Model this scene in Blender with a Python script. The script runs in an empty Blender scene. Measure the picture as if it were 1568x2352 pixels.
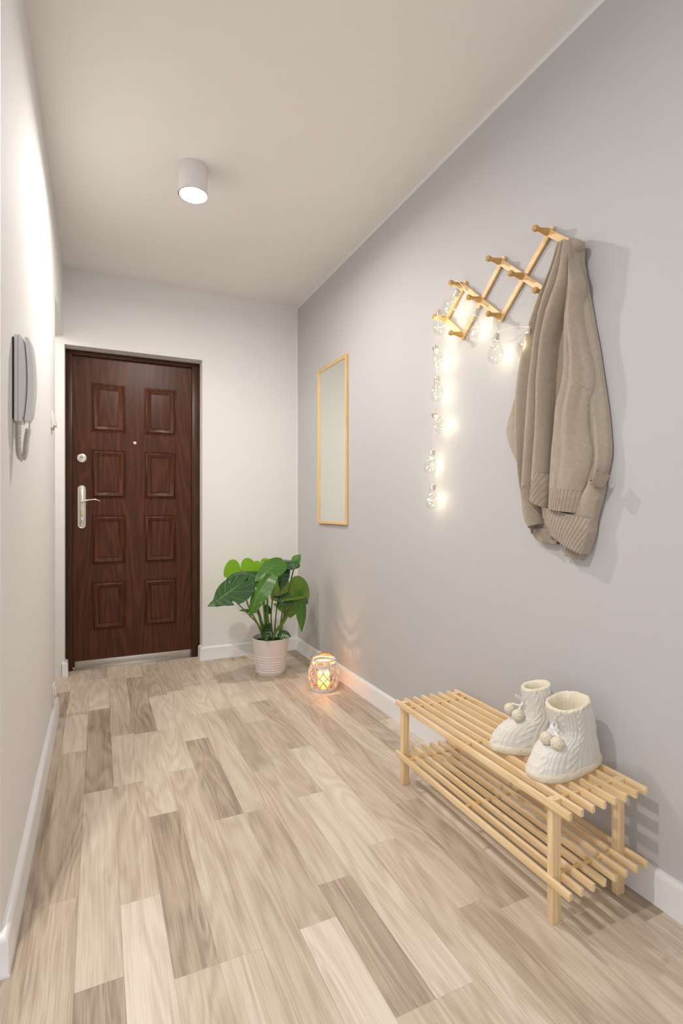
import bpy, bmesh, math, random
from math import pi, sin, cos, sqrt, atan2
from mathutils import Vector, Matrix, noise

random.seed(7)
SC = bpy.context.scene
COL = SC.collection

# ------------------------------------------------------------------ camera, light, exposure
YAW = math.atan2(558, 1203)
cam_data = bpy.data.cameras.new('camera')
cam = bpy.data.objects.new('camera', cam_data)
COL.objects.link(cam)
cam.location = (0, 0, 1.016)
cam.rotation_euler = (pi / 2, 0, -YAW)
cam_data.sensor_fit = 'VERTICAL'
cam_data.sensor_height = 36.0
cam_data.sensor_width = 24.0
cam_data.lens = 36.0 * 1203 / 2352
cam_data.shift_y = -6 / 2352
cam_data.clip_start = 0.02
SC.camera = cam

SC.view_settings.view_transform = 'Standard'
SC.view_settings.look = 'None'
SC.view_settings.gamma = 1.0
SC.view_settings.use_curve_mapping = False
SC.view_settings.exposure = 1.09

world = bpy.data.worlds.new('world')
SC.world = world
world.use_nodes = True
bg = world.node_tree.nodes['Background']
bg.inputs['Color'].default_value = (0.90, 0.93, 1.0, 1)      # daylight of the open rooms behind the camera
bg.inputs['Strength'].default_value = 0.50

def lamp(name, kind, loc, power, color, radius):
    d = bpy.data.lights.new(name, kind)
    d.energy = power
    d.color = color
    if kind == 'AREA':                # a lamp face looking down
        d.shape = 'DISK'; d.size = radius * 2
    else:
        d.shadow_soft_size = radius
    o = bpy.data.objects.new(name, d)
    o.location = loc
    COL.objects.link(o)
    return o

LAMP = (0.37, 2.315, 2.37)            # rim centre of the ceiling lamp seen in the photograph
lamp('hall_lamp_light', 'AREA', (LAMP[0], LAMP[1], LAMP[2] - 0.001), 6.6, (1.0, 0.95, 0.915), 0.035)
lamp('hall_lamp_bulb_light', 'POINT', (LAMP[0], LAMP[1], LAMP[2] + 0.010), 4.7, (1.0, 0.95, 0.92), 0.02)
lamp('added_side_fill', 'POINT', (-1.05, 3.15, 2.2), 7.0, (1.0, 0.94, 0.88), 0.06)      # unseen fill added beyond the left doorway to brighten the far end
lamp('entry_lamp_light', 'AREA', (-0.38, 0.88, 2.37), 10.5, (1.0, 0.95, 0.92), 0.035)   # second lamp of the hall, above and left of the camera
lamp('candle_flame_light', 'POINT', (1.157, 2.735, 0.072), 0.8, (1.0, 0.60, 0.26), 0.008)

# ------------------------------------------------------------------ helpers
WPOS = {}

class MB:
    """collects vertices and faces in world coordinates; build() links them as one mesh object"""
    def __init__(self):
        self.v = []; self.f = []; self.uv = None; self.attr = {}
    def add(self, vs, fs):
        b = len(self.v)
        self.v += [tuple(p) for p in vs]
        self.f += [tuple(i + b for i in q) for q in fs]
        return self
    def box(self, x0, x1, y0, y1, z0, z1, bev=0.0):
        if bev <= 0:
            vs = [(x, y, z) for x in (x0, x1) for y in (y0, y1) for z in (z0, z1)]
            self.add(vs, [(0, 1, 3, 2), (4, 6, 7, 5), (0, 4, 5, 1), (2, 3, 7, 6), (0, 2, 6, 4), (1, 5, 7, 3)])
            return self
        bm = bmesh.new()
        bmesh.ops.create_cube(bm, size=1)
        for q in bm.verts:
            q.co = Vector(((x0 + x1) / 2 + q.co.x * (x1 - x0), (y0 + y1) / 2 + q.co.y * (y1 - y0), (z0 + z1) / 2 + q.co.z * (z1 - z0)))
        bmesh.ops.bevel(bm, geom=bm.edges[:], offset=bev, segments=2, affect='EDGES', profile=0.5)
        return self.bm(bm)
    def bm(self, bm, M=None):
        bm.verts.ensure_lookup_table()
        bm.verts.index_update()
        vs = [(M @ q.co) if M else q.co.copy() for q in bm.verts]
        self.add(vs, [[q.index for q in f.verts] for f in bm.faces])
        bm.free()
        return self
    def tube(self, pts, r, n=8, cap=True):
        pts = [Vector(p) for p in pts]
        rs = r if isinstance(r, (list, tuple)) else [r] * len(pts)
        up = None; rings = []
        for i, p in enumerate(pts):
            t = (pts[min(i + 1, len(pts) - 1)] - pts[max(i - 1, 0)]).normalized()
            if up is None:
                up = t.orthogonal().normalized()
            up = (up - t * up.dot(t))
            if up.length < 1e-6: up = t.orthogonal()
            up.normalize()
            w = t.cross(up)
            rings.append([p + rs[i] * (cos(2 * pi * k / n) * up + sin(2 * pi * k / n) * w) for k in range(n)])
        vs = [q for rg in rings for q in rg]
        fs = []
        for i in range(len(pts) - 1):
            for k in range(n):
                k2 = (k + 1) % n
                fs.append((i * n + k, i * n + k2, (i + 1) * n + k2, (i + 1) * n + k))
        if cap:
            fs.append(tuple(range(n - 1, -1, -1)))
            fs.append(tuple((len(pts) - 1) * n + k for k in range(n)))
        return self.add(vs, fs)
    def lathe(self, prof, n=32, M=None, closed=False):
        """prof: list of (r, z); spun about local z, placed by matrix M"""
        M = M or Matrix()
        vs = []; fs = []
        for r, z in prof:
            for k in range(n):
                vs.append(M @ Vector((r * cos(2 * pi * k / n), r * sin(2 * pi * k / n), z)))
        m = len(prof)
        for i in range(m if closed else m - 1):
            j = (i + 1) % m
            for k in range(n):
                k2 = (k + 1) % n
                fs.append((i * n + k, i * n + k2, j * n + k2, j * n + k))
        return self.add(vs, fs)
    def grid(self, rows, wrap=False):
        n = len(rows[0]); vs = [p for r in rows for p in r]; fs = []
        for i in range(len(rows) - 1):
            for k in range(n if wrap else n - 1):
                k2 = (k + 1) % n
                fs.append((i * n + k, i * n + k2, (i + 1) * n + k2, (i + 1) * n + k))
        return self.add(vs, fs)
    def sphere(self, c, r, u=12, v=8, scale=(1, 1, 1)):
        bm = bmesh.new()
        bmesh.ops.create_uvsphere(bm, u_segments=u, v_segments=v, radius=1)
        M = Matrix.Translation(c) @ Matrix.Diagonal((r * scale[0], r * scale[1], r * scale[2], 1))
        return self.bm(bm, M)
    def build(self, name, mat, parent=None, smooth=True, kind=None, fix=True, label=None):
        off = WPOS.get(parent.as_pointer(), Vector()) if parent else Vector()
        me = bpy.data.meshes.new(name)
        me.from_pydata([tuple(Vector(p) - off) for p in self.v], [], self.f)
        me.validate()
        if fix:
            bm = bmesh.new(); bm.from_mesh(me)
            bmesh.ops.recalc_face_normals(bm, faces=bm.faces)
            bm.to_mesh(me); bm.free()
        if smooth:
            for p in me.polygons: p.use_smooth = True
            if smooth != 'all':
                me.set_sharp_from_angle(angle=math.radians(38))
        o = bpy.data.objects.new(name, me)
        COL.objects.link(o)
        if parent: o.parent = parent
        WPOS[o.as_pointer()] = off
        if mat: me.materials.append(mat)
        if kind: o['kind'] = kind
        if label: o['label'] = label
        return o

def tag(o, label, cat, group=None):
    o['label'] = label; o['category'] = cat
    if group: o['group'] = group
    return o

def thing(name, loc, label, cat, group=None):
    o = bpy.data.objects.new(name, None)
    o.empty_display_size = 0.05
    o.location = loc
    COL.objects.link(o)
    WPOS[o.as_pointer()] = Vector(loc)
    return tag(o, label, cat, group)

def frame_to(p, z):
    """matrix at p with local z along z"""
    q = Vector(z).normalized().to_track_quat('Z', 'Y')
    return Matrix.Translation(p) @ q.to_matrix().to_4x4()

def smooth_path(pts, n):
    """Catmull-Rom through pts"""
    P = [Vector(p) for p in pts]
    P = [2 * P[0] - P[1]] + P + [2 * P[-1] - P[-2]]
    out = []
    for i in range(1, len(P) - 2):
        for k in range(n):
            t = k / n
            a, b, c, d = P[i - 1], P[i], P[i + 1], P[i + 2]
            out.append(0.5 * ((2 * b) + (c - a) * t + (2 * a - 5 * b + 4 * c - d) * t * t + (3 * b - a - 3 * c + d) * t ** 3))
    out.append(P[-2])
    return out

def srgb(r, g, b):
    f = lambda c: c / 12.92 if c <= 0.04045 else ((c + 0.055) / 1.055) ** 2.4
    return (f(r / 255), f(g / 255), f(b / 255), 1)

# ------------------------------------------------------------------ materials
class NT:
    def __init__(self, name):
        self.m = bpy.data.materials.new(name); self.m.use_nodes = True
        self.t = self.m.node_tree; self.t.nodes.clear()
        self.out = self.n('ShaderNodeOutputMaterial')
        self.p = self.n('ShaderNodeBsdfPrincipled')
        self.l(self.p.outputs[0], self.out.inputs[0])
    def n(self, t, **k):
        q = self.t.nodes.new(t)
        for a, b in k.items(): setattr(q, a, b)
        return q
    def l(self, a, b): self.t.links.new(a, b)
    def set(self, **k):
        for a, b in k.items(): self.p.inputs[a.replace('_', ' ')].default_value = b
        return self
    def math(self, op, a, b=None, clamp=False):
        q = self.n('ShaderNodeMath', operation=op, use_clamp=clamp)
        for i, x in enumerate((a, b)):
            if x is None: continue
            if isinstance(x, (int, float)): q.inputs[i].default_value = x
            else: self.l(x, q.inputs[i])
        return q.outputs[0]
    def mix(self, fac, a, b):
        q = self.n('ShaderNodeMix', data_type='RGBA')
        for i, x in ((0, fac), (6, a), (7, b)):
            if isinstance(x, (int, float, tuple)): q.inputs[i].default_value = x
            else: self.l(x, q.inputs[i])
        return q.outputs[2]
    def coord(self, which='Object', scale=(1, 1, 1), loc=None):
        tc = self.n('ShaderNodeTexCoord'); mp = self.n('ShaderNodeMapping')
        self.l(tc.outputs[which], mp.inputs[0]); mp.inputs['Scale'].default_value = scale
        if loc is not None: self.l(loc, mp.inputs['Location'])
        return mp.outputs[0]
    def noise(self, vec, scale, detail=3, rough=0.55, dist=0.0):
        q = self.n('ShaderNodeTexNoise'); q.inputs['Scale'].default_value = scale
        q.inputs['Detail'].default_value = detail; q.inputs['Roughness'].default_value = rough
        q.inputs['Distortion'].default_value = dist
        self.l(vec, q.inputs['Vector']); return q.outputs[0]
    def ramp(self, fac, stops):
        q = self.n('ShaderNodeValToRGB'); e = q.color_ramp.elements
        while len(e) < len(stops): e.new(0.5)
        for i, (p, c) in enumerate(stops): e[i].position = p; e[i].color = c
        self.l(fac, q.inputs[0]); return q.outputs[0]
    def bump(self, h, strength=0.3, dist=0.002):
        q = self.n('ShaderNodeBump'); q.inputs['Strength'].default_value = strength
        q.inputs['Distance'].default_value = dist
        self.l(h, q.inputs['Height']); self.l(q.outputs[0], self.p.inputs['Normal'])

def plain(name, col, rough=0.5, metal=0.0, **k):
    t = NT(name); t.set(Base_Color=col, Roughness=rough, Metallic=metal, **k)
    v = t.noise(t.coord(), 40, 2)
    t.bump(v, 0.04, 0.001)
    return t.m

def paint(name, col, bump=0.06):
    t = NT(name)
    v = t.coord()
    n1 = t.noise(v, 3.0, 3)
    t.l(t.mix(n1, tuple(c * 0.985 for c in col[:3]) + (1,), tuple(min(1, c * 1.015) for c in col[:3]) + (1,)), t.p.inputs['Base Color'])
    t.set(Roughness=0.75)
    t.p.inputs['Specular IOR Level'].default_value = 0.25
    t.bump(t.noise(v, 260, 3), bump, 0.001)
    return t

WHITE = (0.83, 0.815, 0.80, 1)
m_wall = paint('white_wall_paint', WHITE).m
m_ceiling = paint('ceiling_paint', (0.90, 0.88, 0.865, 1)).m

t = paint('lilac_grey_wall_paint', WHITE)                          # the grey paint stops 2 cm short of ceiling and corner
tc = t.n('ShaderNodeTexCoord'); sp = t.n('ShaderNodeSeparateXYZ'); t.l(tc.outputs['Object'], sp.inputs[0])
edge = t.math('MAXIMUM', t.math('GREATER_THAN', sp.outputs[2], 2.474), t.math('GREATER_THAN', sp.outputs[1], 3.590))
t.l(t.mix(edge, (0.545, 0.534, 0.530, 1), WHITE), t.p.inputs['Base Color'])
m_wall_right = t.m

m_trim = plain('white_skirting_plastic', (0.80, 0.785, 0.775, 1), 0.28)
m_plastic = plain('white_plastic', (0.80, 0.77, 0.74, 1), 0.35)
m_grey_plastic = plain('grey_white_plastic', (0.85, 0.85, 0.845, 1), 0.38)
m_black = plain('plain_black', (0.012, 0.012, 0.012, 1), 0.5)
m_cord = plain('cord_plastic', (0.66, 0.63, 0.58, 1), 0.45)
m_nickel = plain('satin_nickel', (0.78, 0.74, 0.68, 1), 0.28, 1.0)
m_steel = plain('brushed_steel', (0.62, 0.60, 0.56, 1), 0.34, 1.0)
m_brass = plain('brass', (0.80, 0.55, 0.22, 1), 0.3, 1.0)
m_chrome = plain('chrome', (0.82, 0.80, 0.77, 1), 0.15, 1.0)
m_lampwhite = plain('lamp_white_metal', (0.82, 0.80, 0.78, 1), 0.4)
m_soil = plain('dark_soil', (0.012, 0.008, 0.006, 1), 0.95)
m_pot = plain('white_glazed_metal', (0.80, 0.75, 0.72, 1), 0.3)
m_wicker = plain('white_painted_wicker', (0.74, 0.68, 0.65, 1), 0.55)
m_wire = plain('silver_wire', (0.75, 0.72, 0.66, 1), 0.35, 0.7)
m_copper = plain('copper_fairy_wire', (0.85, 0.62, 0.35, 1), 0.3, 0.8)

def emit(name, col, s):
    t = NT(name); t.set(Base_Color=(0.8, 0.8, 0.8, 1), Emission_Color=col, Emission_Strength=s); return t.m
m_bulb = emit('lit_lamp', (1.0, 0.93, 0.85, 1), 14.0)
m_led = emit('lit_led', (1.0, 0.90, 0.66, 1), 120.0)
m_flame = emit('candle_flame', (1.0, 0.62, 0.22, 1), 18.0)

def wood(name, light, dark, axis, rings=26.0, rough=0.45):
    t = NT(name)
    oi = t.n('ShaderNodeObjectInfo')
    cb = t.n('ShaderNodeCombineXYZ')
    r = t.math('MULTIPLY', oi.outputs['Random'], 37.0)
    for i in range(3): t.l(r, cb.inputs[i])
    s = [1.0, 1.0, 1.0]; s['XYZ'.index(axis)] = 0.06
    v = t.coord('Object', tuple(s), cb.outputs[0])
    base = t.noise(v, rings * 1.2, 2, 0.4, 0.3)
    band = t.math('SINE', t.math('MULTIPLY', base, 34.0))
    fine = t.noise(v, 420, 2)
    f = t.math('ADD', t.math('MULTIPLY', t.math('ADD', t.math('MULTIPLY', band, 0.5), 0.5), 0.55), t.math('MULTIPLY', fine, 0.35))
    t.l(t.ramp(f, [(0.12, light), (0.9, dark)]), t.p.inputs['Base Color'])
    t.set(Roughness=rough)
    t.bump(fine, 0.08, 0.0006)
    return t.m

PINE_L = (0.90, 0.70, 0.43, 1); PINE_D = (0.78, 0.54, 0.27, 1)
m_pine_y = wood('pine_along_slat', PINE_L, PINE_D, 'Y')
m_pine_z = wood('pine_upright', PINE_L, PINE_D, 'Z')
m_pine_x = wood('pine_dowel', (0.82, 0.57, 0.28, 1), (0.66, 0.40, 0.16, 1), 'X')
m_rack = wood('varnished_pine', (0.86, 0.59, 0.28, 1), (0.74, 0.46, 0.18, 1), 'Y')
m_peg = wood('varnished_peg_wood', (0.58, 0.35, 0.11, 1), (0.46, 0.26, 0.07, 1), 'X', rough=0.3)
m_frame_z = wood('light_frame_wood', (0.80, 0.55, 0.27, 1), (0.70, 0.44, 0.18, 1), 'Z')
m_rattan = wood('tan_rattan', (0.55, 0.25, 0.07, 1), (0.36, 0.14, 0.03, 1), 'X')

def door_wood(name, light, dark):
    t = NT(name)
    v = t.coord('Object', (1.0, 1.0, 0.085))
    warp = t.noise(v, 6.5, 1, 0.3, 0.3)
    band = t.math('ADD', t.math('MULTIPLY', t.math('SINE', t.math('MULTIPLY', warp, 95.0)), 0.5), 0.5)
    v2 = t.coord('Object', (1.0, 1.0, 0.03))
    fine = t.noise(v2, 260, 3, 0.6)
    f = t.math('ADD', t.math('MULTIPLY', t.math('POWER', band, 3.0), 0.24), t.math('MULTIPLY', fine, 0.85))
    t.l(t.ramp(f, [(0.18, dark), (0.55, tuple((a + b) / 2 for a, b in zip(light, dark))), (0.95, light)]), t.p.inputs['Base Color'])
    t.set(Roughness=0.36)
    t.p.inputs['Specular IOR Level'].default_value = 0.3
    t.bump(fine, 0.10, 0.0008)
    return t.m
m_door = door_wood('dark_brown_door_foil', (0.142, 0.042, 0.014, 1), (0.030, 0.007, 0.002, 1))
m_doorframe = door_wood('dark_brown_frame', (0.088, 0.032, 0.013, 1), (0.034, 0.012, 0.005, 1))

def floor_mat():
    t = NT('oak_laminate')
    a = t.n('ShaderNodeAttribute', attribute_name='tone'); tone = a.outputs['Fac']
    b = t.n('ShaderNodeAttribute', attribute_name='seed'); seed = b.outputs['Fac']
    uv = t.n('ShaderNodeUVMap'); uv.uv_map = 'plank'
    sp = t.n('ShaderNodeSeparateXYZ'); t.l(uv.outputs[0], sp.inputs[0])
    def vec(sx, sy):
        cb = t.n('ShaderNodeCombineXYZ')
        t.l(t.math('MULTIPLY', sp.outputs[0], sx), cb.inputs[0])
        t.l(t.math('MULTIPLY', sp.outputs[1], sy), cb.inputs[1])
        t.l(t.math('MULTIPLY', seed, 61.0), cb.inputs[2])
        return cb.outputs[0]
    ring = t.noise(vec(9.0, 1.15), 1.0, 2, 0.45, 0.5)
    band = t.math('ADD', t.math('MULTIPLY', t.math('SINE', t.math('MULTIPLY', ring, 64.0)), 0.5), 0.5)
    patch = t.noise(vec(14.0, 1.8), 1.0, 3, 0.55, 0.2)
    fine = t.noise(vec(330.0, 7.0), 1.0, 3, 0.6)
    streak = t.noise(vec(150.0, 3.2), 1.0, 3, 0.65, 0.2)
    g = t.math('ADD', t.math('MULTIPLY', t.math('SUBTRACT', band, 0.5), 0.19), t.math('MULTIPLY', t.math('SUBTRACT', patch, 0.5), 0.62))
    g = t.math('ADD', g, t.math('MULTIPLY', t.math('SUBTRACT', fine, 0.5), 0.66))
    g = t.math('ADD', g, t.math('MULTIPLY', t.math('SUBTRACT', streak, 0.5), 0.42))
    f = t.math('ADD', t.math('ADD', t.math('MULTIPLY', tone, 0.80), 0.09), g, True)
    col = t.ramp(f, [(0.0, FLOOR_D), (0.5, FLOOR_M), (1.0, FLOOR_L)])
    e = t.math('MINIMUM', sp.outputs[0], t.math('SUBTRACT', 0.0975, sp.outputs[0]))
    line = t.math('MAXIMUM', t.math('LESS_THAN', e, 0.0005), t.math('LESS_THAN', sp.outputs[1], 0.0008))
    t.l(t.mix(t.math('MULTIPLY', line, 0.35), col, (0.12, 0.08, 0.05, 1)), t.p.inputs['Base Color'])
    t.set(Roughness=0.42)
    t.p.inputs['Specular IOR Level'].default_value = 0.35
    t.bump(t.math('ADD', t.math('MULTIPLY', fine, 0.4), t.math('MULTIPLY', line, -1.0)), 0.10, 0.0008)
    return t.m
FLOOR_D = (0.27, 0.205, 0.150, 1); FLOOR_M = (0.55, 0.45, 0.345, 1); FLOOR_L = (0.76, 0.67, 0.56, 1)
m_floor = floor_mat()

def thin_glass(name, tint, rough=0.0, amt=1.0):
    """thin clear shell: fresnel mix of clear transmission and mirror reflection"""
    t = NT(name); t.t.nodes.remove(t.p)
    tr = t.n('ShaderNodeBsdfTransparent'); tr.inputs[0].default_value = tint
    gl = t.n('ShaderNodeBsdfGlossy'); gl.inputs['Roughness'].default_value = rough
    fr = t.n('ShaderNodeLayerWeight'); fr.inputs[0].default_value = 0.5
    mx = t.n('ShaderNodeMixShader')
    t.l(t.math('ADD', t.math('MULTIPLY', t.math('POWER', fr.outputs['Facing'], 4.0), 0.6 * amt), 0.035), mx.inputs[0]); t.l(tr.outputs[0], mx.inputs[1]); t.l(gl.outputs[0], mx.inputs[2])
    t.l(mx.outputs[0], t.out.inputs[0]); return t.m
m_glass = thin_glass('clear_bulb_glass', (0.965, 0.97, 0.955, 1), 0.02)
m_jar = thin_glass('clear_jar_glass', (0.97, 0.96, 0.94, 1), 0.03)

t = NT('mirror_glass'); t.set(Base_Color=(0.84, 0.88, 0.82, 1), Metallic=1.0, Roughness=0.02)
m_mirror = t.m

def fabric(name, a, b, scale, strength, dist, sheen=0.3):
    t = NT(name); v = t.coord()
    n1 = t.noise(v, scale, 3, 0.65); n2 = t.noise(v, scale * 0.12, 2)
    f = t.math('ADD', t.math('MULTIPLY', n1, 0.8), t.math('MULTIPLY', n2, 0.2))
    t.l(t.ramp(f, [(0.35, a), (0.66, b)]), t.p.inputs['Base Color'])
    t.set(Roughness=0.95, Sheen_Weight=sheen)
    t.p.inputs['Specular IOR Level'].default_value = 0.1
    t.bump(n1, strength, dist); return t.m
m_knit = fabric('beige_boucle_knit', (0.40, 0.325, 0.24, 1), (0.60, 0.51, 0.405, 1), 620, 0.8, 0.003)
m_bootknit = fabric('cream_cable_knit', (0.74, 0.71, 0.64, 1), (0.86, 0.83, 0.77, 1), 900, 0.5, 0.0012, 0.15)
m_fleece = fabric('cream_fleece', (0.72, 0.64, 0.46, 1), (0.88, 0.82, 0.68, 1), 330, 0.5, 0.002)
m_ribbon = plain('white_satin_ribbon', (0.84, 0.83, 0.80, 1), 0.35)

def leaf_mat(name, a, b, trans):
    t = NT(name); v = t.coord()
    at = t.n('ShaderNodeAttribute', attribute_name='leafuv'); sp = t.n('ShaderNodeSeparateXYZ'); t.l(at.outputs['Vector'], sp.inputs[0])
    mid = t.math('LESS_THAN', sp.outputs[1], 0.045)
    lat = t.math('LESS_THAN', t.math('FRACT', t.math('ADD', t.math('MULTIPLY', sp.outputs[0], 7.0), t.math('MULTIPLY', sp.outputs[1], 0.6))), 0.07)
    vein = t.math('MULTIPLY', t.math('MAXIMUM', mid, lat), sp.outputs[2])
    base = t.mix(t.noise(v, 18, 2), a, b)
    t.l(t.mix(t.math('MULTIPLY', vein, 0.45), base, (0.22, 0.36, 0.10, 1)), t.p.inputs['Base Color'])
    t.set(Roughness=0.3)
    tl = t.n('ShaderNodeBsdfTranslucent'); tl.inputs[0].default_value = tuple(min(1, c * 2.6) for c in b[:3]) + (1,)
    mx = t.n('ShaderNodeMixShader'); mx.inputs[0].default_value = trans
    t.l(t.p.outputs[0], mx.inputs[1]); t.l(tl.outputs[0], mx.inputs[2]); t.l(mx.outputs[0], t.out.inputs[0])
    return t.m
m_leaf_dark = leaf_mat('dark_green_leaf', (0.018, 0.060, 0.018, 1), (0.032, 0.095, 0.022, 1), 0.12)
m_leaf_mid = leaf_mat('green_leaf', (0.040, 0.125, 0.014, 1), (0.065, 0.18, 0.018, 1), 0.25)
m_leaf_bright = leaf_mat('bright_backlit_leaf', (0.12, 0.29, 0.014, 1), (0.19, 0.40, 0.02, 1), 0.4)  # light falling through these leaves is put into the brighter green
m_leaf_olive = leaf_mat('olive_leaf_underside', (0.085, 0.15, 0.016, 1), (0.13, 0.20, 0.03, 1), 0.3)
m_stem = leaf_mat('green_stem', (0.10, 0.20, 0.022, 1), (0.17, 0.27, 0.05, 1), 0.1)

t = NT('candle_wax'); t.set(Base_Color=(0.90, 0.72, 0.44, 1), Roughness=0.5)
tl = t.n('ShaderNodeBsdfTranslucent'); tl.inputs[0].default_value = (0.98, 0.80, 0.48, 1)
mx = t.n('ShaderNodeMixShader'); mx.inputs[0].default_value = 0.62
t.l(t.p.outputs[0], mx.inputs[1]); t.l(tl.outputs[0], mx.inputs[2]); t.l(mx.outputs[0], t.out.inputs[0])
m_wax = t.m

# ------------------------------------------------------------------ the setting
XL, XR, YB, ZC = -0.195, 1.315, 3.60, 2.49
YN = -2.6                                     # the flat goes on behind the camera
X0 = -2.6

# floor: one mesh of oak laminate strips, each with its own tone
W = 0.0975
SEAMS = {   # strip index: (tone of the strip at the door end, [(seam y, tone of the next piece towards the camera), ...])
 -1: (.60, [(3.288, .10), (2.886, .38), (2.174, .12), (1.535, .25), (.55, .6)]),
 0: (.55, [(3.6, .5), (2.894, .80), (2.46, .45), (1.537, .42), (.40, .8)]),
 1: (.30, [(3.457, .66), (2.933, .20), (2.082, .72), (1.233, .15), (.2, .6)]),
 2: (.62, [(3.436, .42), (2.555, .75), (2.09, .50), (1.457, .98), (.3, .4)]),
 3: (.66, [(3.40, .20), (2.537, .74), (1.835, .18), (1.179, .60), (.35, .3)]),
 4: (.66, [(3.642, .36), (3.010, .76), (2.537, .78), (2.117, .60), (1.178, .62), (.3, .8)]),
 5: (.2, [(3.672, .45), (3.05, .72), (2.370, .22), (1.726, .58), (.4, .5)]),
 6: (.45, [(3.096, .76), (2.664, .62), (1.724, .40), (1.192, .95), (.3, .4)]),
 7: (.70, [(3.6, .66), (2.670, .38), (1.98, .62), (1.310, .2), (.904, .58), (.1, .4)]),
 8: (.40, [(3.092, .72), (2.45, .50), (1.741, .86), (.903, .66), (.05, .5)]),
 9: (.30, [(3.482, .60), (2.7, .38), (2.104, .84), (1.4, .66), (.6, .4)]),
 10: (.30, [(3.514, .5), (3.0, .74), (2.459, .62), (1.084, .36), (.3, .7)]),
 11: (.62, [(2.928, .44), (1.560, .26), (1.04, .56), (.2, .3)]),
 12: (.5, [(3.3, .66), (2.6, .74), (1.783, .72), (.941, .55), (.1, .6)]),
 13: (.76, [(2.62, .36), (1.5, .55), (.7, .5)]),
 14: (.36, [(2.21, .74), (1.75, .3), (.857, .8), (.2, .3)]),
}
fb = MB(); tones = []; seeds = []; uvs = []
def plank(k, ya, yb, tone, seed):
    xa, xb = -0.144 + W * k, -0.144 + W * (k + 1)
    xa2, xb2 = max(xa, X0), min(xb, XR + 0.01)
    if xb2 <= xa2: return
    fb.add([(xa2, ya, 0), (xb2, ya, 0), (xb2, yb, 0), (xa2, yb, 0)], [(0, 1, 2, 3)])
    tones.append(tone); seeds.append(seed)
    uvs.extend([(xa2 - xa, yb - ya), (xb2 - xa, yb - ya), (xb2 - xa, 0), (xa2 - xa, 0)])
rnd = random.Random(3)
for k in range(-26, 15):
    yt = 3.76
    if k in SEAMS:
        tone, lst = SEAMS[k]
        for ys, nt in lst:
            if ys < yt: plank(k, ys, yt, tone, rnd.random())
            yt, tone = ys, nt
    else:
        tone = rnd.uniform(.2, .8); yt = 3.76
    while yt > YN:
        yn = max(YN, yt - rnd.uniform(.35, 1.0))
        plank(k, yn, yt, tone, rnd.random()); yt = yn; tone = rnd.uniform(.2, .85)
floor = fb.build('floor', m_floor, None, smooth=False, kind='structure', fix=False)
me = floor.data
at = me.attributes.new('tone', 'FLOAT', 'FACE'); at.data.foreach_set('value', tones)
at = me.attributes.new('seed', 'FLOAT', 'FACE'); at.data.foreach_set('value', seeds)
ul = me.uv_layers.new(name='plank')
for i, q in enumerate(uvs): ul.data[i].uv = q

MB().box(X0, XR + 0.12, YN, 3.85, ZC, ZC + 0.1).build('ceiling', m_ceiling, None, False, 'structure')
MB().box(XR, XR + 0.12, YN, 3.85, 0, ZC).build('wall_right', m_wall_right, None, False, 'structure')
DX0, DX1, DZ = -0.187, 0.636, 2.022            # the front door's opening
wb = MB()
wb.box(-1.5, DX0, YB, 3.85, 0, ZC).box(DX1, XR, YB, 3.85, 0, ZC).box(DX0, DX1, YB, 3.85, DZ, ZC)
wb.build('wall_back', m_wall, None, False, 'structure')
wl = MB()
wl.box(-1.5, XL, 1.355, 2.95, 0, ZC)           # block left of the hall
wl.box(XL - 0.12, XL, 2.95, YB, 2.075, ZC)     # lintel over the doorway in the left wall
wl.box(-1.5, -1.4, 2.95, YB, 0, ZC)
wl.build('wall_left', m_wall, None, False, 'structure')

def skirting(path, name, h=0.088, th=0.018):
    """profile swept along a floor path of (x, y); the room lies to the left of the walking direction"""
    prof = [(0, 0), (th + .003, 0), (th + .003, .004), (th, .008), (th, h - .014), (th - .003, h - .006), (th - .009, h - .0015), (.003, h), (0, h)]
    P = [Vector((x, y, 0)) for x, y in path]; rows = []
    for i, p in enumerate(P):
        d1 = (P[i] - P[i - 1]).normalized() if i else (P[1] - P[0]).normalized()
        d2 = (P[i + 1] - P[i]).normalized() if i < len(P) - 1 else d1
        n1 = Vector((-d1.y, d1.x, 0)); n2 = Vector((-d2.y, d2.x, 0))
        m = (n1 + n2).normalized(); m = m / max(.3, m.dot(n1))
        rows.append([p + m * a + Vector((0, 0, b)) for a, b in prof])
    b = MB(); b.grid(rows)
    n = len(prof); b.f.append(tuple(range(n))); b.f.append(tuple((len(P) - 1) * n + i for i in range(n)))
    return b.build(name, m_trim, None, True, 'structure')
skirting([(XR, YN), (XR, YB - 0.0185)], 'baseboard_right')
skirting([(XR, YB), (DX1, YB), (DX1, 3.67)], 'baseboard_back')
skirting([(DX0, 3.67), (DX0, YB), (DX0 - 0.012, YB)], 'baseboard_entry')
skirting([(XL, 2.95), (XL, 1.355), (-1.5, 1.355)], 'baseboard_left')

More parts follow.
